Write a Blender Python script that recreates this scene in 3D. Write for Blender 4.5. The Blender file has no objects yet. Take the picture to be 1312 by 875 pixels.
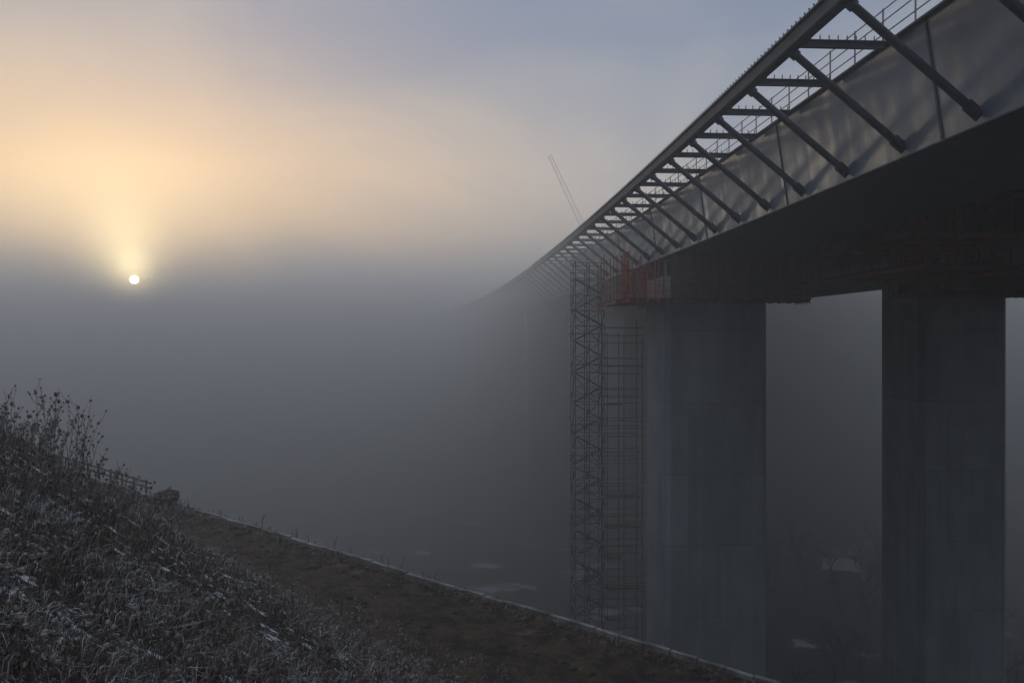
import bpy, math, random
import numpy as np
from mathutils import Vector, Matrix
random.seed(7); rng=np.random.default_rng(7)
scene=bpy.context.scene
F=1020.0

# ---------------------------------------------------------------- helpers
class MB:
    def __init__(s): s.v=[]; s.f=[]
    def beam(s,a,b,w,h,up=(0,0,1)):
        a=Vector(a); b=Vector(b); d=(b-a)
        if d.length<1e-6: return
        d.normalize(); up=Vector(up)
        if abs(d.dot(up))>0.98: up=Vector((0,1,0)) if abs(d.y)<0.9 else Vector((1,0,0))
        r=d.cross(up).normalized(); u=r.cross(d).normalized()
        n=len(s.v)
        for p in (a,b):
            for sx,sy in ((-1,-1),(1,-1),(1,1),(-1,1)):
                s.v.append(tuple(p+r*(sx*w/2)+u*(sy*h/2)))
        s.f+= [(n,n+3,n+2,n+1),(n+4,n+5,n+6,n+7)]+[(n+i,n+(i+1)%4,n+4+(i+1)%4,n+4+i) for i in range(4)]
    def tube(s,a,b,r0,r1=None,k=6):
        if r1 is None: r1=r0
        a=Vector(a); b=Vector(b); d=(b-a)
        if d.length<1e-6: return
        d.normalize(); up=Vector((0,0,1)) if abs(d.z)<0.9 else Vector((1,0,0))
        r=d.cross(up).normalized(); u=r.cross(d)
        n=len(s.v)
        for p,R in ((a,r0),(b,r1)):
            for i in range(k):
                t=2*math.pi*i/k
                s.v.append(tuple(p+r*(R*math.cos(t))+u*(R*math.sin(t))))
        for i in range(k): s.f.append((n+i,n+(i+1)%k,n+k+(i+1)%k,n+k+i))
        s.f.append(tuple(n+i for i in reversed(range(k)))); s.f.append(tuple(n+k+i for i in range(k)))
    def loft(s,rings,closed=True,caps=True):
        n=len(s.v); k=len(rings[0])
        for r in rings: s.v+= [tuple(p) for p in r]
        for j in range(len(rings)-1):
            for i in range(k if closed else k-1):
                a=n+j*k+i; b=n+j*k+(i+1)%k
                s.f.append((a,b,b+k,a+k))
        if caps and closed:
            s.f.append(tuple(n+i for i in reversed(range(k))))
            s.f.append(tuple(n+(len(rings)-1)*k+i for i in range(k)))
    def obj(s,name,mat,parent=None,bevel=0):
        me=bpy.data.meshes.new(name); me.from_pydata(s.v,[],s.f); me.update()
        o=bpy.data.objects.new(name,me); scene.collection.objects.link(o)
        if mat: me.materials.append(mat)
        if parent: o.parent=parent
        if bevel:
            m=o.modifiers.new('b','BEVEL'); m.width=bevel; m.segments=2; m.limit_method='ANGLE'
        return o
def empty(name):
    o=bpy.data.objects.new(name,None); scene.collection.objects.link(o); return o

class NT:
    def __init__(s,tree): s.t=tree; s.n=tree.nodes; s.l=tree.links
    def new(s,t,**kw):
        n=s.n.new(t)
        for k,v in kw.items(): setattr(n,k,v)
        return n
    def setin(s,n,i,v):
        if v is None: return
        if isinstance(v,bpy.types.NodeSocket): s.l.new(v,n.inputs[i])
        else: n.inputs[i].default_value=v
    def math(s,op,a,b=None,c=None,clamp=False):
        n=s.new('ShaderNodeMath',operation=op,use_clamp=clamp)
        s.setin(n,0,a); s.setin(n,1,b); s.setin(n,2,c); return n.outputs[0]
    def smooth(s,v,lo,hi,a=0.0,b=1.0):
        n=s.new('ShaderNodeMapRange',interpolation_type='SMOOTHSTEP')
        s.setin(n,0,v); s.setin(n,1,lo); s.setin(n,2,hi); s.setin(n,3,a); s.setin(n,4,b); return n.outputs[0]
    def mix(s,f,a,b,mode='MIX'):
        n=s.new('ShaderNodeMix',data_type='RGBA',blend_type=mode)
        s.setin(n,0,f); s.setin(n,6,a); s.setin(n,7,b); return n.outputs[2]
    def noise(s,vec,scale,detail=4,rough=.55,dist=0):
        n=s.new('ShaderNodeTexNoise'); s.setin(n,'Vector',vec)
        n.inputs['Scale'].default_value=scale; n.inputs['Detail'].default_value=detail
        n.inputs['Roughness'].default_value=rough; n.inputs['Distortion'].default_value=dist
        return n.outputs[0]
def c(r,g,b): return (r,g,b,1)
def newmat(name):
    m=bpy.data.materials.new(name); m.use_nodes=True; nt=NT(m.node_tree)
    bs=m.node_tree.nodes['Principled BSDF']
    pos=nt.new('ShaderNodeNewGeometry').outputs['Position']
    return m,nt,bs,pos
def simple(name,col,col2,scale=2,rough=.7,metal=0,bump=.2,bscale=20,spec=.5):
    m,nt,bs,pos=newmat(name)
    n=nt.noise(pos,scale,5)
    nt.setin(bs,'Base Color',nt.mix(nt.smooth(n,.3,.7),c(*col),c(*col2)))
    bs.inputs['Roughness'].default_value=rough; bs.inputs['Metallic'].default_value=metal
    bs.inputs['Specular IOR Level'].default_value=spec
    b=nt.new('ShaderNodeBump'); b.inputs['Strength'].default_value=bump; b.inputs['Distance'].default_value=.02
    nt.setin(b,'Height',nt.noise(pos,bscale,3)); nt.setin(bs,'Normal',b.outputs[0])
    return m
def mapping(nt,pos,scale,rot=(0,0,0)):
    mp=nt.new('ShaderNodeMapping'); nt.setin(mp,0,pos); mp.inputs['Scale'].default_value=scale; mp.inputs['Rotation'].default_value=rot
    return mp.outputs[0]

# ---------------------------------------------------------------- materials
m_dark=simple('dark_steel_paint',(.026,.036,.052),(.042,.054,.073),1.5,.75,.0,spec=.2)
m_strut=simple('strut_paint',(.024,.033,.048),(.04,.052,.07),1.0,.65,.0,spec=.25)
m_slab=simple('deck_concrete',(.08,.085,.09),(.13,.13,.135),.6,.8)
m_scaf=simple('galvanised_tube',(.09,.09,.095),(.17,.17,.17),6,.55,.5)
m_wood=simple('timber_planks',(.04,.031,.024),(.075,.058,.044),4,.85)
m_red=simple('red_formwork_steel',(.34,.065,.028),(.13,.038,.02),3,.6,spec=.2)
m_crane=simple('crane_paint_hazed',(.82,.76,.68),(.74,.68,.62),2,.6)  # paled towards the sky colour, so haze over the crane is in its paint
m_rub=simple('rubber',(.02,.02,.02),(.03,.03,.03),4,.9)
m_kerb=simple('kerb_concrete',(.035,.033,.031),(.18,.175,.17),.9,.9,bump=.6)
m_rock=simple('rock',(.028,.022,.018),(.065,.052,.043),3,.95,bump=.8,bscale=8,spec=.1)
m_snow=simple('snow_crust',(.40,.43,.47),(.30,.33,.37),5,.8)
m_brick=simple('plaster',(.12,.115,.11),(.16,.15,.14),3,.9)
m_bark=simple('bark',(.03,.026,.022),(.06,.052,.045),4,.9)

m_web,nt,bs,pos=newmat('girder_web_paint')
st=nt.noise(mapping(nt,pos,(1,.8,.07)),1.6,5,.6)
bl=nt.noise(pos,.35,3)
v=nt.math('ADD',nt.math('MULTIPLY',st,.6),nt.math('MULTIPLY',bl,.4))
nt.setin(bs,'Base Color',nt.mix(nt.smooth(v,.36,.64),c(.042,.066,.10),c(.10,.135,.18)))  # paler vertical streaks put panel reflections into the base colour
nt.setin(bs,'Roughness',nt.smooth(st,.3,.7,.38,.60))
b=nt.new('ShaderNodeBump'); b.inputs['Strength'].default_value=.35; b.inputs['Distance'].default_value=.05
nt.setin(b,'Height',nt.noise(mapping(nt,pos,(.5,.5,.15)),1.3,2)); nt.setin(bs,'Normal',b.outputs[0])

m_pier,nt,bs,pos=newmat('pier_concrete')
sep=nt.new('ShaderNodeSeparateXYZ'); nt.setin(sep,0,pos)
zz=nt.math('DIVIDE',nt.math('ADD',sep.outputs[2],100.55),4.6)
fr=nt.math('FRACT',zz); row=nt.math('FLOOR',zz)
j=nt.math('LESS_THAN',fr,.012)
xx=nt.math('DIVIDE',nt.math('ADD',sep.outputs[0],100.),2.1); fx=nt.math('FRACT',xx); colx=nt.math('FLOOR',xx)
jv=nt.math('LESS_THAN',fx,.012)
wn=nt.new('ShaderNodeTexWhiteNoise',noise_dimensions='2D')
cb=nt.new('ShaderNodeCombineXYZ'); nt.setin(cb,0,colx); nt.setin(cb,1,row); nt.setin(wn,0,cb.outputs[0])
st=nt.noise(mapping(nt,pos,(1.3,1.3,.10)),1.2,6,.6); cl=nt.noise(pos,.5,5)
v=nt.math('ADD',nt.math('ADD',nt.math('MULTIPLY',st,.46),nt.math('MULTIPLY',cl,.42)),nt.math('MULTIPLY',wn.outputs[0],.12))
base=nt.mix(nt.smooth(v,.35,.68),c(.135,.155,.17),c(.215,.238,.252))
jj=nt.math('MAXIMUM',j,nt.math('MULTIPLY',jv,.35))
base=nt.mix(nt.math('MULTIPLY',jj,.45),base,c(.06,.06,.06))
nt.setin(bs,'Base Color',base); bs.inputs['Roughness'].default_value=.88; bs.inputs['Specular IOR Level'].default_value=.3
b=nt.new('ShaderNodeBump'); b.inputs['Strength'].default_value=.35; b.inputs['Distance'].default_value=.03
nt.setin(b,'Height',nt.math('SUBTRACT',nt.noise(pos,7,5),jj)); nt.setin(bs,'Normal',b.outputs[0])

# ---------------------------------------------------------------- viaduct frame
R=1500.0
def base(s):
    q=max(0,s-22); return Vector((-.0549*s-q*q/(2*R),s,0))
def P(s,u,h):
    t=(base(s+.5)-base(s-.5)).normalized(); n=Vector((t.y,-t.x,0))
    p=base(s)+n*u; p.z=h; return p
S0,S1=-40,330
st_step=3.55; s_first=19.9
HB,HT=5.6,9.1
UW0,UW1,UE=13.3,12.8,9.65
via=empty('viaduct_bridge')
ss=[s_first+st_step*k for k in range(int((S0-s_first)/st_step),int((S1-s_first)/st_step))]
def sweep(mb,prof,slist=None,closed=True):
    mb.loft([[P(s,u,h) for u,h in prof] for s in (slist or ss)],closed)
g=MB()
sweep(g,[(UW0,HB),(UW1,HT-.10),(20.6,HT-.10),(20,HB)])
g.obj('left_box_girder',m_web,via)
g=MB()
sweep(g,[(28.5,HB),(28,HT-.10),(46.5,HT-.10),(46,HB)])
g.obj('right_box_girder',m_strut,via)
g=MB()
sweep(g,[(UW0-.16,HB-.05),(UW0-.16,HB-.003),(20.1,HB-.003),(20.1,HB-.05)])
sweep(g,[(UW1-.20,HT-.097),(UW1-.20,HT-.04),(UW1+.4,HT-.04),(UW1+.4,HT-.097)])
for s in ss:
    if s<150:
        if int(round((s-s_first)/st_step))%3==0:
            g.beam(P(s+1.7,UW0-.02,HB+.02),P(s+1.7,UW1-.02,HT-.12),.10,.03,(1,0,0))
g.obj('girder_flanges',m_strut,via)
g=MB()
sweep(g,[(UW1+.42,HT-.097),(UW1+.42,HT+.12),(47.2,HT+.12),(47.2,HT-.097)])
for s in ss: g.beam(P(s,20.55,HT-.45),P(s,28.1,HT-.45),.25,.6)
g.obj('deck_slab',m_slab,via)
g=MB()
sweep(g,[(UE-.10,HT-.42),(UE-.16,HT-.38),(UE-.16,HT-.03),(UE-.26,HT-.03),(UE-.26,HT+.02),(UE+.26,HT+.02),(UE+.26,HT-.03),(UE+.16,HT-.03),(UE+.16,HT-.42)])
g.obj('edge_beam',m_dark,via)
g=MB()
for s in ss:
    a=P(s,UE+.17,HT-.13); b_=P(s,UW1-.2,HT-.13)
    g.beam(a,b_,.03,.16); g.beam(a+Vector((0,0,.095)),b_+Vector((0,0,.095)),.2,.03); g.beam(a-Vector((0,0,.095)),b_-Vector((0,0,.095)),.16,.03)
g.obj('cantilever_cross_beams',m_dark,via)
g=MB()
for s in ss:
    a=P(s,UE+.05,HT-.35); b_=P(s,UW0-.12,HB+.28)
    g.tube(a,b_,.12,.12,10)
    g.beam(b_+(a-b_)*.09,b_-(a-b_)*.02,.04,.36,(0,0,1))
    g.beam(a,a+(b_-a)*.06,.04,.34,(0,0,1))
g.obj('diagonal_struts',m_strut,via)
g=MB()
s=10.0
while s<95:
    for du in (-.15,.15):
        p=P(s,UE+du,HT+.02); g.tube(p,p+Vector((0,0,.16)),.016,.016,4); g.tube(p+Vector((0,0,.14)),p+Vector((0,0,.165)),.028,.028,4)
    s+=.30
for s in ss:
    if 10<s<85:
        for k in range(10):
            p=P(s,UE+.4+k*.28,HT-.02); g.tube(p,p+Vector((0,0,.16)),.018,.018,4)
g.obj('shear_studs',m_dark,via)
g=MB()
s=8.0; k=0
while s<140:
    p=P(s,UW1+.05,HT-.04); g.tube(p,p+Vector((0,0,1.25)),.028,.028,5); s+=1.775
for h in (.45,.85,1.2):
    for i in range(len(ss)-1):
        if 5<ss[i]<140: g.tube(P(ss[i],UW1+.05,HT+h-.04),P(ss[i+1],UW1+.05,HT+h-.04),.022,.022,5)
g.obj('guard_railing',m_scaf,via)

def pier(s0,u0,u1,depth,ztop,zbot):
    g=MB(); ch=.35
    ring=[(s0,u0+ch),(s0,u1-ch),(s0+ch,u1),(s0+depth-ch,u1),(s0+depth,u1-ch),(s0+depth,u0+ch),(s0+depth-ch,u0),(s0+ch,u0)]
    rings=[]
    for z in (zbot,zbot+.01,ztop-.9,ztop):
        rings.append([P(a,b_,z) for a,b_ in ring])
    g.loft(rings)
    par=empty('bridge_pier')
    o=g.obj('pier_shaft',m_pier,par)
    b=MB()
    for su in (u0+1.3,u1-1.3):
        b.beam(P(s0+depth/2,su,ztop),P(s0+depth/2,su,HB-.06),1.1,1.1)
    b.obj('bearings',m_dark,par)
    return par
for s0 in (50,125,200,275):
    pier(s0,12.85,19.6,5.2,4.2,-60)
    pier(s0,29.9,36.0,5.0,4.2,-60)

def platform(s0,s1,u0,u1,z0,ztop,name):
    par=empty(name); w=MB(); r=MB(); d=MB()
    n=int((u1-u0)/.6)
    for i in range(n+1):
        u=u0+(u1-u0)*i/n; r.beam(P(s0,u,z0-.12),P(s1,u,z0-.12),.09,.18)
    k=int((s1-s0)/.26)
    for i in range(k):
        if random.random()<.93:
            s=s0+.26*i+.13; w.beam(P(s,u0-random.uniform(0,.25),z0),P(s,u1+random.uniform(0,.25),z0),.24,.045)
    for (a,b_) in (((s0,u0),(s0,u1)),((s0,u0),(s1,u0)),((s0,u1),(s1,u1))):
        for h in (.5,1.05): d.tube(P(a[0],a[1],z0+h),P(b_[0],b_[1],z0+h),.03)
        for i in range(7):
            t=i/6; s=a[0]+(b_[0]-a[0])*t; u=a[1]+(b_[1]-a[1])*t
            d.tube(P(s,u,z0-.3),P(s,u,ztop),.03)
    r.obj('joists',m_red,par); w.obj('planks',m_wood,par); d.obj('rails',m_red,par)
    return par
platform(47.9,49.9,10.0,21.4,2.65,HB-.1,'pier_head_platform')
platform(49.9,56.5,9.7,12.7,2.65,HB-.1,'pier_head_platform')
platform(46.5,49.6,27.5,38.5,3.05,HB-.1,'pier_head_platform')
g=MB()
for u in np.arange(13.2,21.0,.5):
    g.beam(P(49.2+random.uniform(-.05,.05),u,2.7),P(49.2,u,HB-.1-random.random()*.25),.46,.05,(0,1,0))
for u in np.arange(28,38,.55):
    if random.random()<.75: g.beam(P(48.9,u,3.1),P(48.9,u,HB-.1-random.random()*.5),.5,.05,(0,1,0))
g.obj('formwork_boards',m_wood)
par=empty('hanging_formwork_frame'); g=MB()
for s in (36,38.5,41,43.5,46):
    g.beam(P(s,20.8,5.0),P(s,27.9,5.0),.14,.2); g.beam(P(s,20.9,7.1),P(s,27.8,7.1),.12,.16)
    for u in (21.2,23,24.8,26.6,27.6):
        g.beam(P(s,u,3.4),P(s,u,HT-.75),.09,.09)
    for i,u in enumerate((21.2,23,24.8)): g.beam(P(s,u,5.05),P(s,u+1.8,7.1),.06,.06)
for u in (21.2,23,24.8,26.6,27.6):
    for z in (3.5,5.2,7.3): g.beam(P(35.5,u,z),P(46.5,u,z),.1,.15)
g.obj('frame_beams',m_red,par)
g=MB()
for i in range(38):
    if random.random()<.9: s=36+i*.27; g.beam(P(s,20.9,3.65),P(s,27.8,3.65),.24,.05)
g.obj('frame_planks',m_wood,par)
par=empty('jacking_unit'); g=MB()
for u in (10.3,10.9,11.6):
    g.tube(P(50.5,u,2.7),P(50.5,u,4.1),.16,.16,10); g.tube(P(50.5,u,4.1),P(50.5,u,4.5),.09,.09,8)
g.beam(P(50.5,10.0,4.55),P(50.5,12.0,4.55),.4,.12)
g.obj('jacks',m_red,par)

def scaffold(name,s0,s1,us,z0,z1,stairs=True,every=2.0,rr=.03):
    par=empty(name); t=MB(); w=MB()
    for s in (s0,s1) if not stairs else (s0,(s0+s1)/2,s1):
        for u in us:
            t.tube(P(s,u,z0),P(s,u,z1+ random.uniform(-.3,1.0)),rr,rr,5)
    z=z1-.6; k=0
    while z>z0:
        for s in (s0,s1):
            for h in ((0,.5,1.0)):
                if random.random()<.93:
                    t.tube(P(s,us[0]-random.uniform(0,.2),z+h),P(s,us[-1]+random.uniform(0,.2),z+h),rr*.85,rr*.85,4)
        for u in us:
            for h in (0,1.0): t.tube(P(s0,u,z+h),P(s1,u,z+h),rr*.85,rr*.85,4)
        if stairs:
            for half,(a,b_,zz0) in enumerate(((us[0],us[-1],z),(us[-1],us[0],z-every/2))):
                o_=.15+.85*half
                for off in (0,.55):
                    t.beam(P(s0+o_+off,a,zz0),P(s0+o_+off,b_,zz0-every/2),.03,.06)
                for i in range(5):
                    f=(i+.5)/5; w.beam(P(s0+o_,a+(b_-a)*f,zz0-every/2*f),P(s0+o_+.55,a+(b_-a)*f,zz0-every/2*f),.18,.025)
                t.tube(P(s0+o_,a,zz0+.9),P(s0+o_,b_,zz0-every/2+.9),rr*.7,rr*.7,4)
            for u in us: t.tube(P(s0,u,z),P(s1,u,z-every),rr*.7,rr*.7,4)
            if k%2: t.tube(P(s1,us[0],z),P(s1,us[-1],z-every),rr*.8,rr*.8,4)
            else: t.tube(P(s1,us[-1],z),P(s1,us[0],z-every),rr*.8,rr*.8,4)
        elif random.random()<.6:
            w.beam(P((s0+s1)/2,us[0],z),P((s0+s1)/2,us[random.choice((1,2))],z),.8,.045)
        z-=every; k+=1
    t.obj('tubes',m_scaf,par); w.obj('boards',m_wood,par)
    return par
scaffold('scaffold_stair_tower',50,51.9,(7.05,7.95,8.9),-34,4.6)
scaffold('access_scaffold',50.6,52.2,(9.2,10.3,11.5),-34,.5,False,2.0,.028)

# ---------------------------------------------------------------- crane on the deck
par=empty('mobile_crane'); g=MB(); rb=MB()
bx,by,bz=19.2,158,HT+.12
def CP(x,y,z): return Vector((bx+x,by+y,bz+z))
g.beam(CP(-5,0,1.1),CP(5,0,1.1),2.6,.7); g.beam(CP(3.4,0,2.3),CP(5,0,2.3),2.4,1.8)
g.beam(CP(-3,0,2.4),CP(1.5,0,2.4),2.4,1.5); g.beam(CP(-4.2,0,2.2),CP(-2.9,0,2.2),2.6,1.3)
for x in (-4,-2.6,2,3.6):
    for y in (-1.2,1.2): rb.tube(CP(x,y-.2,.6),CP(x,y+.2,.6),.6,.6,14)
foot=CP(0,0,2.6); tip=Vector((7.4,158,37.0)); d=(tip-foot)
off=[Vector((.55,.5,.25)),Vector((-.55,.5,-.25)),Vector((-.55,-.5,-.25)),Vector((.55,-.5,.25))]
for o_ in off: g.tube(foot+o_,tip+o_*.5,.026,.022,5)
N=22
for i in range(N):
    for q in range(4):
        a=foot+d*(i/N)+off[q]*(1-.5*i/N); b_=foot+d*((i+1)/N)+off[(q+1)%4]*(1-.5*(i+1)/N)
        g.tube(a,b_,.02,.02,4)
g.obj('chassis_and_jib',m_crane,par); rb.obj('wheels',m_rub,par)

# ---------------------------------------------------------------- terrain
P1=np.array([-22.,45.]); e=np.array([29.8,-17.])/34.308; nn=np.array([e[1],-e[0]])
def smax(a,b,k):
    h=np.clip(.5+.5*(a-b)/k,0,1); return b*(1-h)+a*h+k*h*(1-h)
def vnoise(x,y,seed=0):
    r=np.zeros_like(x)
    ph=np.random.default_rng(seed).uniform(0,6.28,(14,)); an=np.random.default_rng(seed+1).uniform(0,6.28,(14,))
    for i in range(14):
        f=.7+.35*i
        r+=np.sin(f*(x*np.cos(an[i])+y*np.sin(an[i]))+ph[i]+1.3*np.sin(.5*f*(x*np.sin(an[i])-y*np.cos(an[i]))+ph[-i-1]))/(1+.3*i)
    return r/5
def height(x,y):
    px=x-P1[0]; py=y-P1[1]
    t=px*e[0]+py*e[1]; q=px*nn[0]+py*nn[1]
    zt=-8.4-3.3*np.clip(t,-70,90)/34.308
    track=zt+.02*q+.16*vnoise(x*1.0,y*1.0,3)*np.clip((q-.8)/1.5,0,1)+.08*vnoise(x*3.1,y*3.1,4)*np.clip((q-.5)/1.5,0,1) - .16*np.exp(-((q-2.2)/.3)**2) - .16*np.exp(-((q-4.2)/.3)**2)+.16*np.exp(-((q-.7)/.35)**2)
    valley=-33+1.2*vnoise(x*.03,y*.03,5)+ .5*vnoise(x*.15,y*.15,6)
    drop=zt-.8*np.maximum(-q-.3,0)+.25*vnoise(x*.6,y*.6,8)*np.clip((-q-.8)/4,0,1)
    far=smax(drop,valley,5.)
    ground=np.where(q>0,track,far)
    hill=-1.66-.603*x-.347*y-.6*np.log1p(np.exp(np.clip((y-13.5)/1.2,-30,30)))*1.2
    hill=hill+.17*vnoise(x*.7,y*.7,1)+.06*vnoise(x*2.7,y*2.7,2)
    hill=np.minimum(hill,12+.02*hill)
    hz=smax(hill,ground,.5)
    return np.where(q>0,hz,np.maximum(ground,-1000)), t,q,hill,ground
Ng=460
tt=np.linspace(-1,1,Ng)
xs=-3+7.0*np.sinh(tt*6.2); ys=14+7.0*np.sinh(tt*6.2)
X,Y=np.meshgrid(xs,ys); Z,T,Q,HI,GR=height(X,Y)
verts=np.stack([X,Y,Z],-1).reshape(-1,3)
i,jx=np.meshgrid(np.arange(Ng-1),np.arange(Ng-1)); a=(jx*Ng+i).ravel()
faces=np.stack([a,a+1,a+1+Ng,a+Ng],-1)
def fastmesh(name,verts,faces,mat,attr=None,smooth=True):
    me=bpy.data.meshes.new(name); k=faces.shape[1]
    me.vertices.add(len(verts)); me.vertices.foreach_set('co',verts.astype(np.float32).ravel())
    me.loops.add(faces.size); me.loops.foreach_set('vertex_index',faces.astype(np.int32).ravel())
    me.polygons.add(len(faces)); me.polygons.foreach_set('loop_start',np.arange(0,faces.size,k,dtype=np.int32))
    me.polygons.foreach_set('loop_total',np.full(len(faces),k,dtype=np.int32))
    if smooth: me.polygons.foreach_set('use_smooth',np.ones(len(faces),dtype=bool))
    me.update(calc_edges=True)
    if attr is not None:
        for nm,ar in attr.items():
            at=me.attributes.new(nm,'FLOAT','POINT'); at.data.foreach_set('value',ar.astype(np.float32).ravel())
    me.materials.append(mat)
    o=bpy.data.objects.new(name,me); scene.collection.objects.link(o); return o
zone=np.clip((GR-HI)/.6+.5,0,1)*(Q>-.3)
valleym=np.clip((-Q-1)/6,0,1)
m_gr,nt,bs,pos=newmat('ground_soil')
at=nt.new('ShaderNodeAttribute',attribute_name='track').outputs['Fac']
av=nt.new('ShaderNodeAttribute',attribute_name='valley').outputs['Fac']
n1=nt.noise(pos,.55,8,.65); n2=nt.noise(pos,9,6,.7); n3=nt.noise(pos,.13,6,.6); n4=nt.noise(pos,1.4,7,.7)
n5=nt.noise(pos,4.2,8,.72)
hillc=nt.mix(nt.smooth(n2,.35,.65),c(.016,.014,.013),c(.06,.052,.046))
hillc=nt.mix(nt.smooth(n5,.57,.62),hillc,c(.58,.62,.69))
soil=nt.mix(nt.smooth(n2,.3,.7),c(.026,.018,.013),c(.074,.050,.034))
soil=nt.mix(nt.smooth(n4,.42,.60),soil,c(.015,.012,.010))
soil=nt.mix(nt.smooth(n1,.58,.68,0,.6),soil,c(.15,.105,.07))
col=nt.mix(at,hillc,soil)
val=nt.mix(nt.smooth(nt.noise(pos,.6,5),.4,.6),c(.010,.012,.012),c(.028,.03,.028))
val=nt.mix(nt.smooth(n3,.58,.66),val,c(.45,.48,.53))
col=nt.mix(av,col,val)
nt.setin(bs,'Base Color',col); bs.inputs['Roughness'].default_value=.95; bs.inputs['Specular IOR Level'].default_value=.15
b=nt.new('ShaderNodeBump'); b.inputs['Strength'].default_value=1.0; b.inputs['Distance'].default_value=.14
nt.setin(b,'Height',nt.noise(pos,4,8,.78)); nt.setin(bs,'Normal',b.outputs[0])
fastmesh('ground',verts,faces,m_gr,{'track':zone,'valley':valleym})

def K(t,q,dz=0):
    x=P1[0]+e[0]*t+nn[0]*q; y=P1[1]+e[1]*t+nn[1]*q
    z=-8.4-3.3*max(-70,min(90,t))/34.308
    return Vector((x,y,z+dz))
g=MB(); t=-60
while t<80:
    L=1.0; jz=random.uniform(-.06,.02); jq=random.uniform(-.03,.03)
    g.beam(K(t+.015,jq,.06+jz),K(t+L-.015,jq+random.uniform(-.02,.02),.06+jz+random.uniform(-.02,.02)),.22,.30); t+=L
g.obj('kerb',m_kerb,None,.02)
par=empty('wooden_fence'); g=MB()
for k in range(9):
    t=-8+k*1.1; tz=random.uniform(-.05,.05)
    g.beam(K(t,-.9,-.5),K(t+tz,-.9,.6+tz),.09,.09)
for h in (.2,.5): g.beam(K(-8.3,-.98,h),K(1.2,-.98,h-.05),.04,.09)
g.obj('posts_and_rails',m_wood,par)
g=MB()
def stone(mb,p,r):
    n=len(mb.v); k=7; rings=4
    for a in range(rings+1):
        th=math.pi*a/rings
        for b_ in range(k):
            ph=2*math.pi*b_/k; rr=r*random.uniform(.75,1.15)
            mb.v.append((p.x+rr*math.sin(th)*math.cos(ph)*1.2,p.y+rr*math.sin(th)*math.sin(ph),p.z+rr*.7*math.cos(th)))
    for a in range(rings):
        for b_ in range(k):
            mb.f.append((n+a*k+b_,n+a*k+(b_+1)%k,n+(a+1)*k+(b_+1)%k,n+(a+1)*k+b_))
for _ in range(1600):
    t=random.uniform(-5,45); q=random.choice([random.uniform(.4,9),random.uniform(.25,1.6)]); p=K(t,q)
    z=float(height(np.array([p.x]),np.array([p.y]))[0][0]); p.z=z
    stone(g,p,random.choice([.03,.04,.05,.07,.10,.16]))
g.obj('rubble_stones',m_rock)
g=MB(); stone(g,K(4.2,.2,.45),.62); g.obj('boulder',m_rock)

def grass(name,n,xr,yr,lr,wid,mat,bias=1.0,qfilter=None,seed=1):
    r=np.random.default_rng(seed)
    y=yr[0]+(yr[1]-yr[0])*r.random(n)**bias
    x=xr[0]*y+ (xr[1]-xr[0])*y*r.random(n)
    z,t,q,hi,gr=height(x,y)
    clump=vnoise(x*1.6,y*1.6,11)+.6*vnoise(x*4,y*4,12)
    keep=(hi>gr-.1)&(q>0)&(r.random(n)<np.clip(.64+.8*clump,.05,1))
    if qfilter is not None: keep=qfilter(x,y,t,q,hi,gr,r)
    x,y,z,clump=x[keep],y[keep],z[keep],clump[keep]; m=len(x)
    L=r.uniform(lr[0],lr[1],m)*(1+.45*np.clip(clump,-1,1)); th=r.uniform(0,2*np.pi,m); lean=r.uniform(.15,.95,m)
    dx=np.cos(th)*lean+.25; dy=np.sin(th)*lean-.1; up=np.sqrt(np.clip(1.1-lean**2*.8,.12,2))
    w=wid*r.uniform(.6,1.5,m)*(.5+y/12)
    pa=r.uniform(0,2*np.pi,m); wx=np.cos(pa)*w; wy=np.sin(pa)*w
    B=np.stack([x,y,z-.02],-1); W=np.stack([wx,wy,0*wx],-1)
    M=B+np.stack([dx*.35,dy*.35,up*.6],-1)*L[:,None]; Tt=B+np.stack([dx*1.0,dy*1.0,up*.8+0*L-.15*lean],-1)*L[:,None]
    V=np.stack([B-W,B+W,M+W*.7,M-W*.7,Tt],1).reshape(-1,3)
    b0=np.arange(m)*5
    F1=np.stack([b0,b0+1,b0+2],-1); F2=np.stack([b0,b0+2,b0+3],-1); F3=np.stack([b0+3,b0+2,b0+4],-1)
    tint=np.repeat(r.random(m),5); tip=np.tile(np.array([0,0,.6,.6,1.]),m)
    return fastmesh(name,V,np.concatenate([F1,F2,F3]),mat,{'tint':tint,'tip':tip},False)
m_grass,nt,bs,pos=newmat('frosted_dead_grass')
ti=nt.new('ShaderNodeAttribute',attribute_name='tint').outputs['Fac']; tp=nt.new('ShaderNodeAttribute',attribute_name='tip').outputs['Fac']
cg=nt.mix(ti,c(.028,.022,.017),c(.14,.112,.088))
fro=nt.math('MULTIPLY',nt.smooth(tp,.1,1.0),nt.smooth(nt.noise(pos,.8,4),.40,.60,.22,1.0))
cg=nt.mix(nt.math('MULTIPLY',fro,nt.smooth(ti,.3,.9)),cg,c(.55,.60,.68))
nt.setin(bs,'Base Color',cg); bs.inputs['Roughness'].default_value=.8
grass('grass',120000,(-.78,.25),(2.4,17),(.06,.26),.0028,m_grass,1.3)
def qf(x,y,t,q,hi,gr,r):
    return ((q<-.15)&(q>-5)&(r.random(len(x))<.45)) | ((q>.2)&(q<1.2)&(r.random(len(x))<.4)) | ((q>5.0)&(gr>hi-.3)&(r.random(len(x))<.4))
grass('verge_grass',120000,(-.72,.4),(24,60),(.12,.4),.0035,m_grass,1.0,qf,5)

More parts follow.
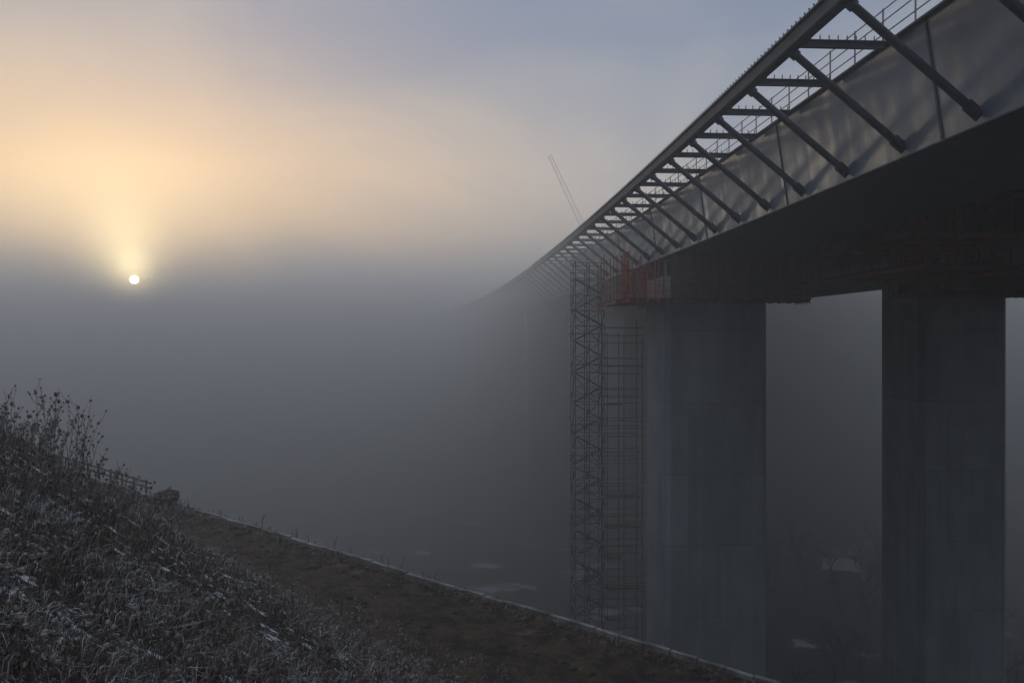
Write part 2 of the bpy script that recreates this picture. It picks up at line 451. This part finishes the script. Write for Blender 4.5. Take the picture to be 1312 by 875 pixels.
m_weed=simple('dried_stalk',(.04,.032,.027),(.19,.17,.158),6,.85)
m_head=simple('thistle_head',(.035,.029,.024),(.25,.24,.235),25,.9)
gs=MB(); gh=MB()
def head(p,r):
    k=6; rings=4; n0=len(gh.v)
    for a in range(rings+1):
        th=math.pi*a/rings
        for b_ in range(k):
            ph=2*math.pi*b_/k+a*.4; gh.v.append((p.x+r*math.sin(th)*math.cos(ph),p.y+r*math.sin(th)*math.sin(ph),p.z+r*1.15*math.cos(th)))
    for a in range(rings):
        for b_ in range(k): gh.f.append((n0+a*k+b_,n0+a*k+(b_+1)%k,n0+(a+1)*k+(b_+1)%k,n0+(a+1)*k+b_))
    for _ in range(12):
        v=Vector((random.gauss(0,1),random.gauss(0,1),random.gauss(0.2,1))).normalized()
        gh.tube(p+v*r*.7,p+v*r*1.7,r*.13,.0004,3)
def weed(x,y,H,heads=True):
    z=float(height(np.array([x]),np.array([y]))[0][0])
    p=Vector((x,y,z-.03)); d=Vector((random.gauss(.08,.13),random.gauss(0,.13),1)).normalized()
    n=6; rad=.0042*max(1,y/7)
    for i in range(n):
        d=(d+Vector((random.gauss(0,.07),random.gauss(0,.07),0))).normalized()
        q=p+d*(H/n); gs.tube(p,q,rad*(1-i*.1),rad*(1-(i+1)*.1),4)
        if i>=1 and random.random()<.85:
            for _ in range(random.choice((1,2))):
                a=random.uniform(0,6.28); bd=(d*.9+Vector((math.cos(a),math.sin(a),.1))*random.uniform(.4,.9)).normalized()
                L=H*random.uniform(.12,.32); m=q+bd*L*.5; bd2=(bd+Vector((0,0,.5))).normalized(); ee=m+bd2*L*.5
                gs.tube(q,m,rad*.6,rad*.45,3); gs.tube(m,ee,rad*.45,rad*.3,3)
                if heads and random.random()<.75: head(ee,random.uniform(.008,.015)*max(1,y/9))
        p=q
    if heads: head(p,random.uniform(.012,.024)*max(1,y/9))
for _ in range(460):
    y=random.uniform(3.0,13.5); xi=random.uniform(-.70,.05); x=xi*y
    hh=height(np.array([x]),np.array([y]))
    if hh[3][0]<hh[4][0]: continue
    weed(x,y,random.uniform(.2,.5)*(.7+.3*min(1,y/8)),random.random()<.8)
for _ in range(12):
    y=random.uniform(8,13.8); xi=random.uniform(-.66,-.61); weed(xi*y,y,random.uniform(.3,.65),True)
for _ in range(26):
    y=random.uniform(11,13.8); xi=random.uniform(-.60,-.53); weed(xi*y,y,random.uniform(.5,1.1),True)
for _ in range(16):
    y=random.uniform(11,14.2); xi=random.uniform(-.52,-.1); weed(xi*y,y,random.uniform(.4,.8),True)
for _ in range(60):
    t=random.uniform(2,22); q=random.uniform(-2.5,-.6); p=K(t,q); weed(p.x,p.y,random.uniform(.3,.9),False)
par=empty('thistle_weeds')
gs.obj('weed_stalks',m_weed,par); gh.obj('thistle_heads',m_head,par)

def gh_(x,y): return float(height(np.array([float(x)]),np.array([float(y)]))[0][0])
# ---------------------------------------------------------------- bare trees in the valley
g=MB()
def branch(p,d,L,r,lev):
    m=p+d*L*.5+Vector((random.gauss(0,.06),random.gauss(0,.06),0))*L; q=m+(d+Vector((random.gauss(0,.15),random.gauss(0,.15),.1))).normalized()*L*.5
    g.tube(p,m,r,r*.8,5 if lev<2 else 3); g.tube(m,q,r*.8,r*.6,5 if lev<2 else 3)
    if lev>=4: return
    for _ in range(3 if lev<3 else 4):
        a=random.uniform(0,6.28); k_=random.uniform(.45,1.0)
        nd=(d+Vector((math.cos(a),math.sin(a),.15))*k_).normalized()
        o_=random.choice((m,q,q)); branch(o_,nd,L*random.uniform(.55,.78),r*.6,lev+1)
for _ in range(36):
    y=random.uniform(66,118); x=y*random.uniform(.30,.66)
    branch(Vector((x,y,gh_(x,y)-.2)),Vector((random.gauss(0,.05),random.gauss(0,.05),1)).normalized(),random.uniform(1.8,3.2),.2,0)
g.obj('bare_tree_row',m_bark)

# ---------------------------------------------------------------- valley shed with snowy roof
par=empty('valley_shed'); g=MB(); r=MB()
cx,cy=46.5,112; zb=gh_(cx,cy)
def sh(x,y,z): return Vector((cx+x*.94+y*.34,cy+y*.94-x*.34,zb+z))
g.loft([[sh(-2.4,-1.6,z),sh(2.4,-1.6,z),sh(2.4,1.6,z),sh(-2.4,1.6,z)] for z in (-1,1.9)])
g.loft([[sh(x,-1.6,1.9),sh(x,1.6,1.9),sh(x,0,2.9)] for x in (-2.4,2.4)])
r.loft([[sh(x,-1.9,1.82),sh(x,-1.9,1.94),sh(x,-.01,3.1),sh(x,-.01,2.98)] for x in (-2.7,2.7)])
r.loft([[sh(x,1.9,1.82),sh(x,1.9,1.94),sh(x,.01,3.1),sh(x,.01,2.98)] for x in (-2.7,2.7)])
g.obj('walls',m_brick,par); r.obj('snowy_roof',m_snow,par)

# ---------------------------------------------------------------- fog volumes
def fogbox(x0,x1,y0,y1,z0,z1,dens):
    fog=MB()
    fog.loft([[Vector((x0,y0,z)),Vector((x1,y0,z)),Vector((x1,y1,z)),Vector((x0,y1,z))] for z in (z0,z1)])
    fo=fog.obj('fog_bank',None)
    mf=bpy.data.materials.new('fog'); mf.use_nodes=True; n=mf.node_tree.nodes; n.clear()
    out=n.new('ShaderNodeOutputMaterial'); vs=n.new('ShaderNodeVolumeScatter')
    vs.inputs['Density'].default_value=dens; vs.inputs['Color'].default_value=(1,.99,.99,1); vs.inputs['Anisotropy'].default_value=.35
    mf.node_tree.links.new(vs.outputs[0],out.inputs['Volume']); fo.data.materials.append(mf)
fogbox(-500,500,-120,700,-70,16,.0028)
fogbox(-480,480,56,690,-69,12.5,.0195)

# ---------------------------------------------------------------- world
w=bpy.data.worlds.new('World'); scene.world=w; w.use_nodes=True
nt=NT(w.node_tree); bg=w.node_tree.nodes['Background']
AZ=math.atan((172-656)/F); EL=math.atan((437-358)/math.hypot(F,484))
S=Vector((math.sin(AZ)*math.cos(EL),math.cos(AZ)*math.cos(EL),math.sin(EL)))
D=nt.new('ShaderNodeTexCoord').outputs['Generated']
sp=nt.new('ShaderNodeSeparateXYZ'); nt.setin(sp,0,D); dx,dy,dz=sp.outputs
sky=nt.new('ShaderNodeTexSky',sky_type='NISHITA'); sky.sun_disc=False; sky.sun_elevation=EL; sky.sun_rotation=AZ
sky.dust_density=3
cn=nt.noise(mapping(nt,D,(1.0,1.0,2.0)),2.3,6,.5,.6)
cn0=nt.math('SUBTRACT',cn,.5)
el=nt.math('ADD',dz,nt.math('MULTIPLY',cn0,.22))
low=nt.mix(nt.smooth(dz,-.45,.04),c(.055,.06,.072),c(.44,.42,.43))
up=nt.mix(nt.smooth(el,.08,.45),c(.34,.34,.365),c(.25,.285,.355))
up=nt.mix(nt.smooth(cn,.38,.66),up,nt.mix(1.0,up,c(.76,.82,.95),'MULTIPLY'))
up=nt.mix(nt.smooth(dz,.45,.85),up,c(.86,.92,1.04))  # overhead sky, out of view, brightened to light the fog and piers
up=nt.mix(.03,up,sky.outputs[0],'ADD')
def gauss(cx_,cz_,sx,sz):
    a=nt.math('POWER',nt.math('ABSOLUTE',nt.math('DIVIDE',nt.math('SUBTRACT',dx,cx_),sx)),2.0)
    b_=nt.math('POWER',nt.math('ABSOLUTE',nt.math('DIVIDE',nt.math('SUBTRACT',dz,cz_),sz)),2.0)
    g_=nt.math('EXPONENT',nt.math('MULTIPLY',nt.math('ADD',a,b_),-1.0))
    return nt.math('MULTIPLY',g_,nt.smooth(dy,0,.3))
g1=gauss(S.x-.02,.165,.38,.11); g1=nt.math('MULTIPLY',g1,nt.smooth(cn,.34,.60,1.15,.66))
up=nt.mix(nt.math('MINIMUM',g1,1.0),up,c(.92,.65,.39))
bank=nt.smooth(el,.02,.145)
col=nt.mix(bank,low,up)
g2=gauss(S.x-.012,S.z+.055,.11,.08)
col=nt.mix(nt.math('MULTIPLY',g2,.5),col,c(2.0,1.45,.75))
# the glow gets stronger towards the sun so that one wedge of light reaches it
g3=gauss(S.x-.006,S.z+.004,.034,.050)
col=nt.mix(nt.math('MULTIPLY',g3,.8),col,c(4.6,3.5,1.75))
g4=gauss(S.x-.002,S.z+.002,.016,.022)
col=nt.mix(nt.math('MULTIPLY',g4,.7),col,c(11,8.5,4.4))
vd=nt.new('ShaderNodeVectorMath',operation='DOT_PRODUCT'); nt.setin(vd,0,D); vd.inputs[1].default_value=S
disc=nt.smooth(vd.outputs['Value'],math.cos(math.radians(.32)),math.cos(math.radians(.10)))
col=nt.mix(disc,col,c(60,52,36))
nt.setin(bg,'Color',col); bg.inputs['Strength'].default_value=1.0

sl=bpy.data.lights.new('sun','SUN'); sl.energy=.55; sl.angle=math.radians(6); sl.color=(1,.86,.68)
so=bpy.data.objects.new('sun',sl); scene.collection.objects.link(so)
so.rotation_euler=(-S).to_track_quat('-Z','Y').to_euler()

cam=bpy.data.cameras.new('camera'); cam.sensor_width=36; cam.lens=F/1312*36; cam.clip_end=6000; cam.clip_start=.05
co=bpy.data.objects.new('camera',cam); scene.collection.objects.link(co); co.rotation_euler=(math.radians(90),0,0)
scene.camera=co
scene.view_settings.view_transform='Standard'; scene.view_settings.look='None'
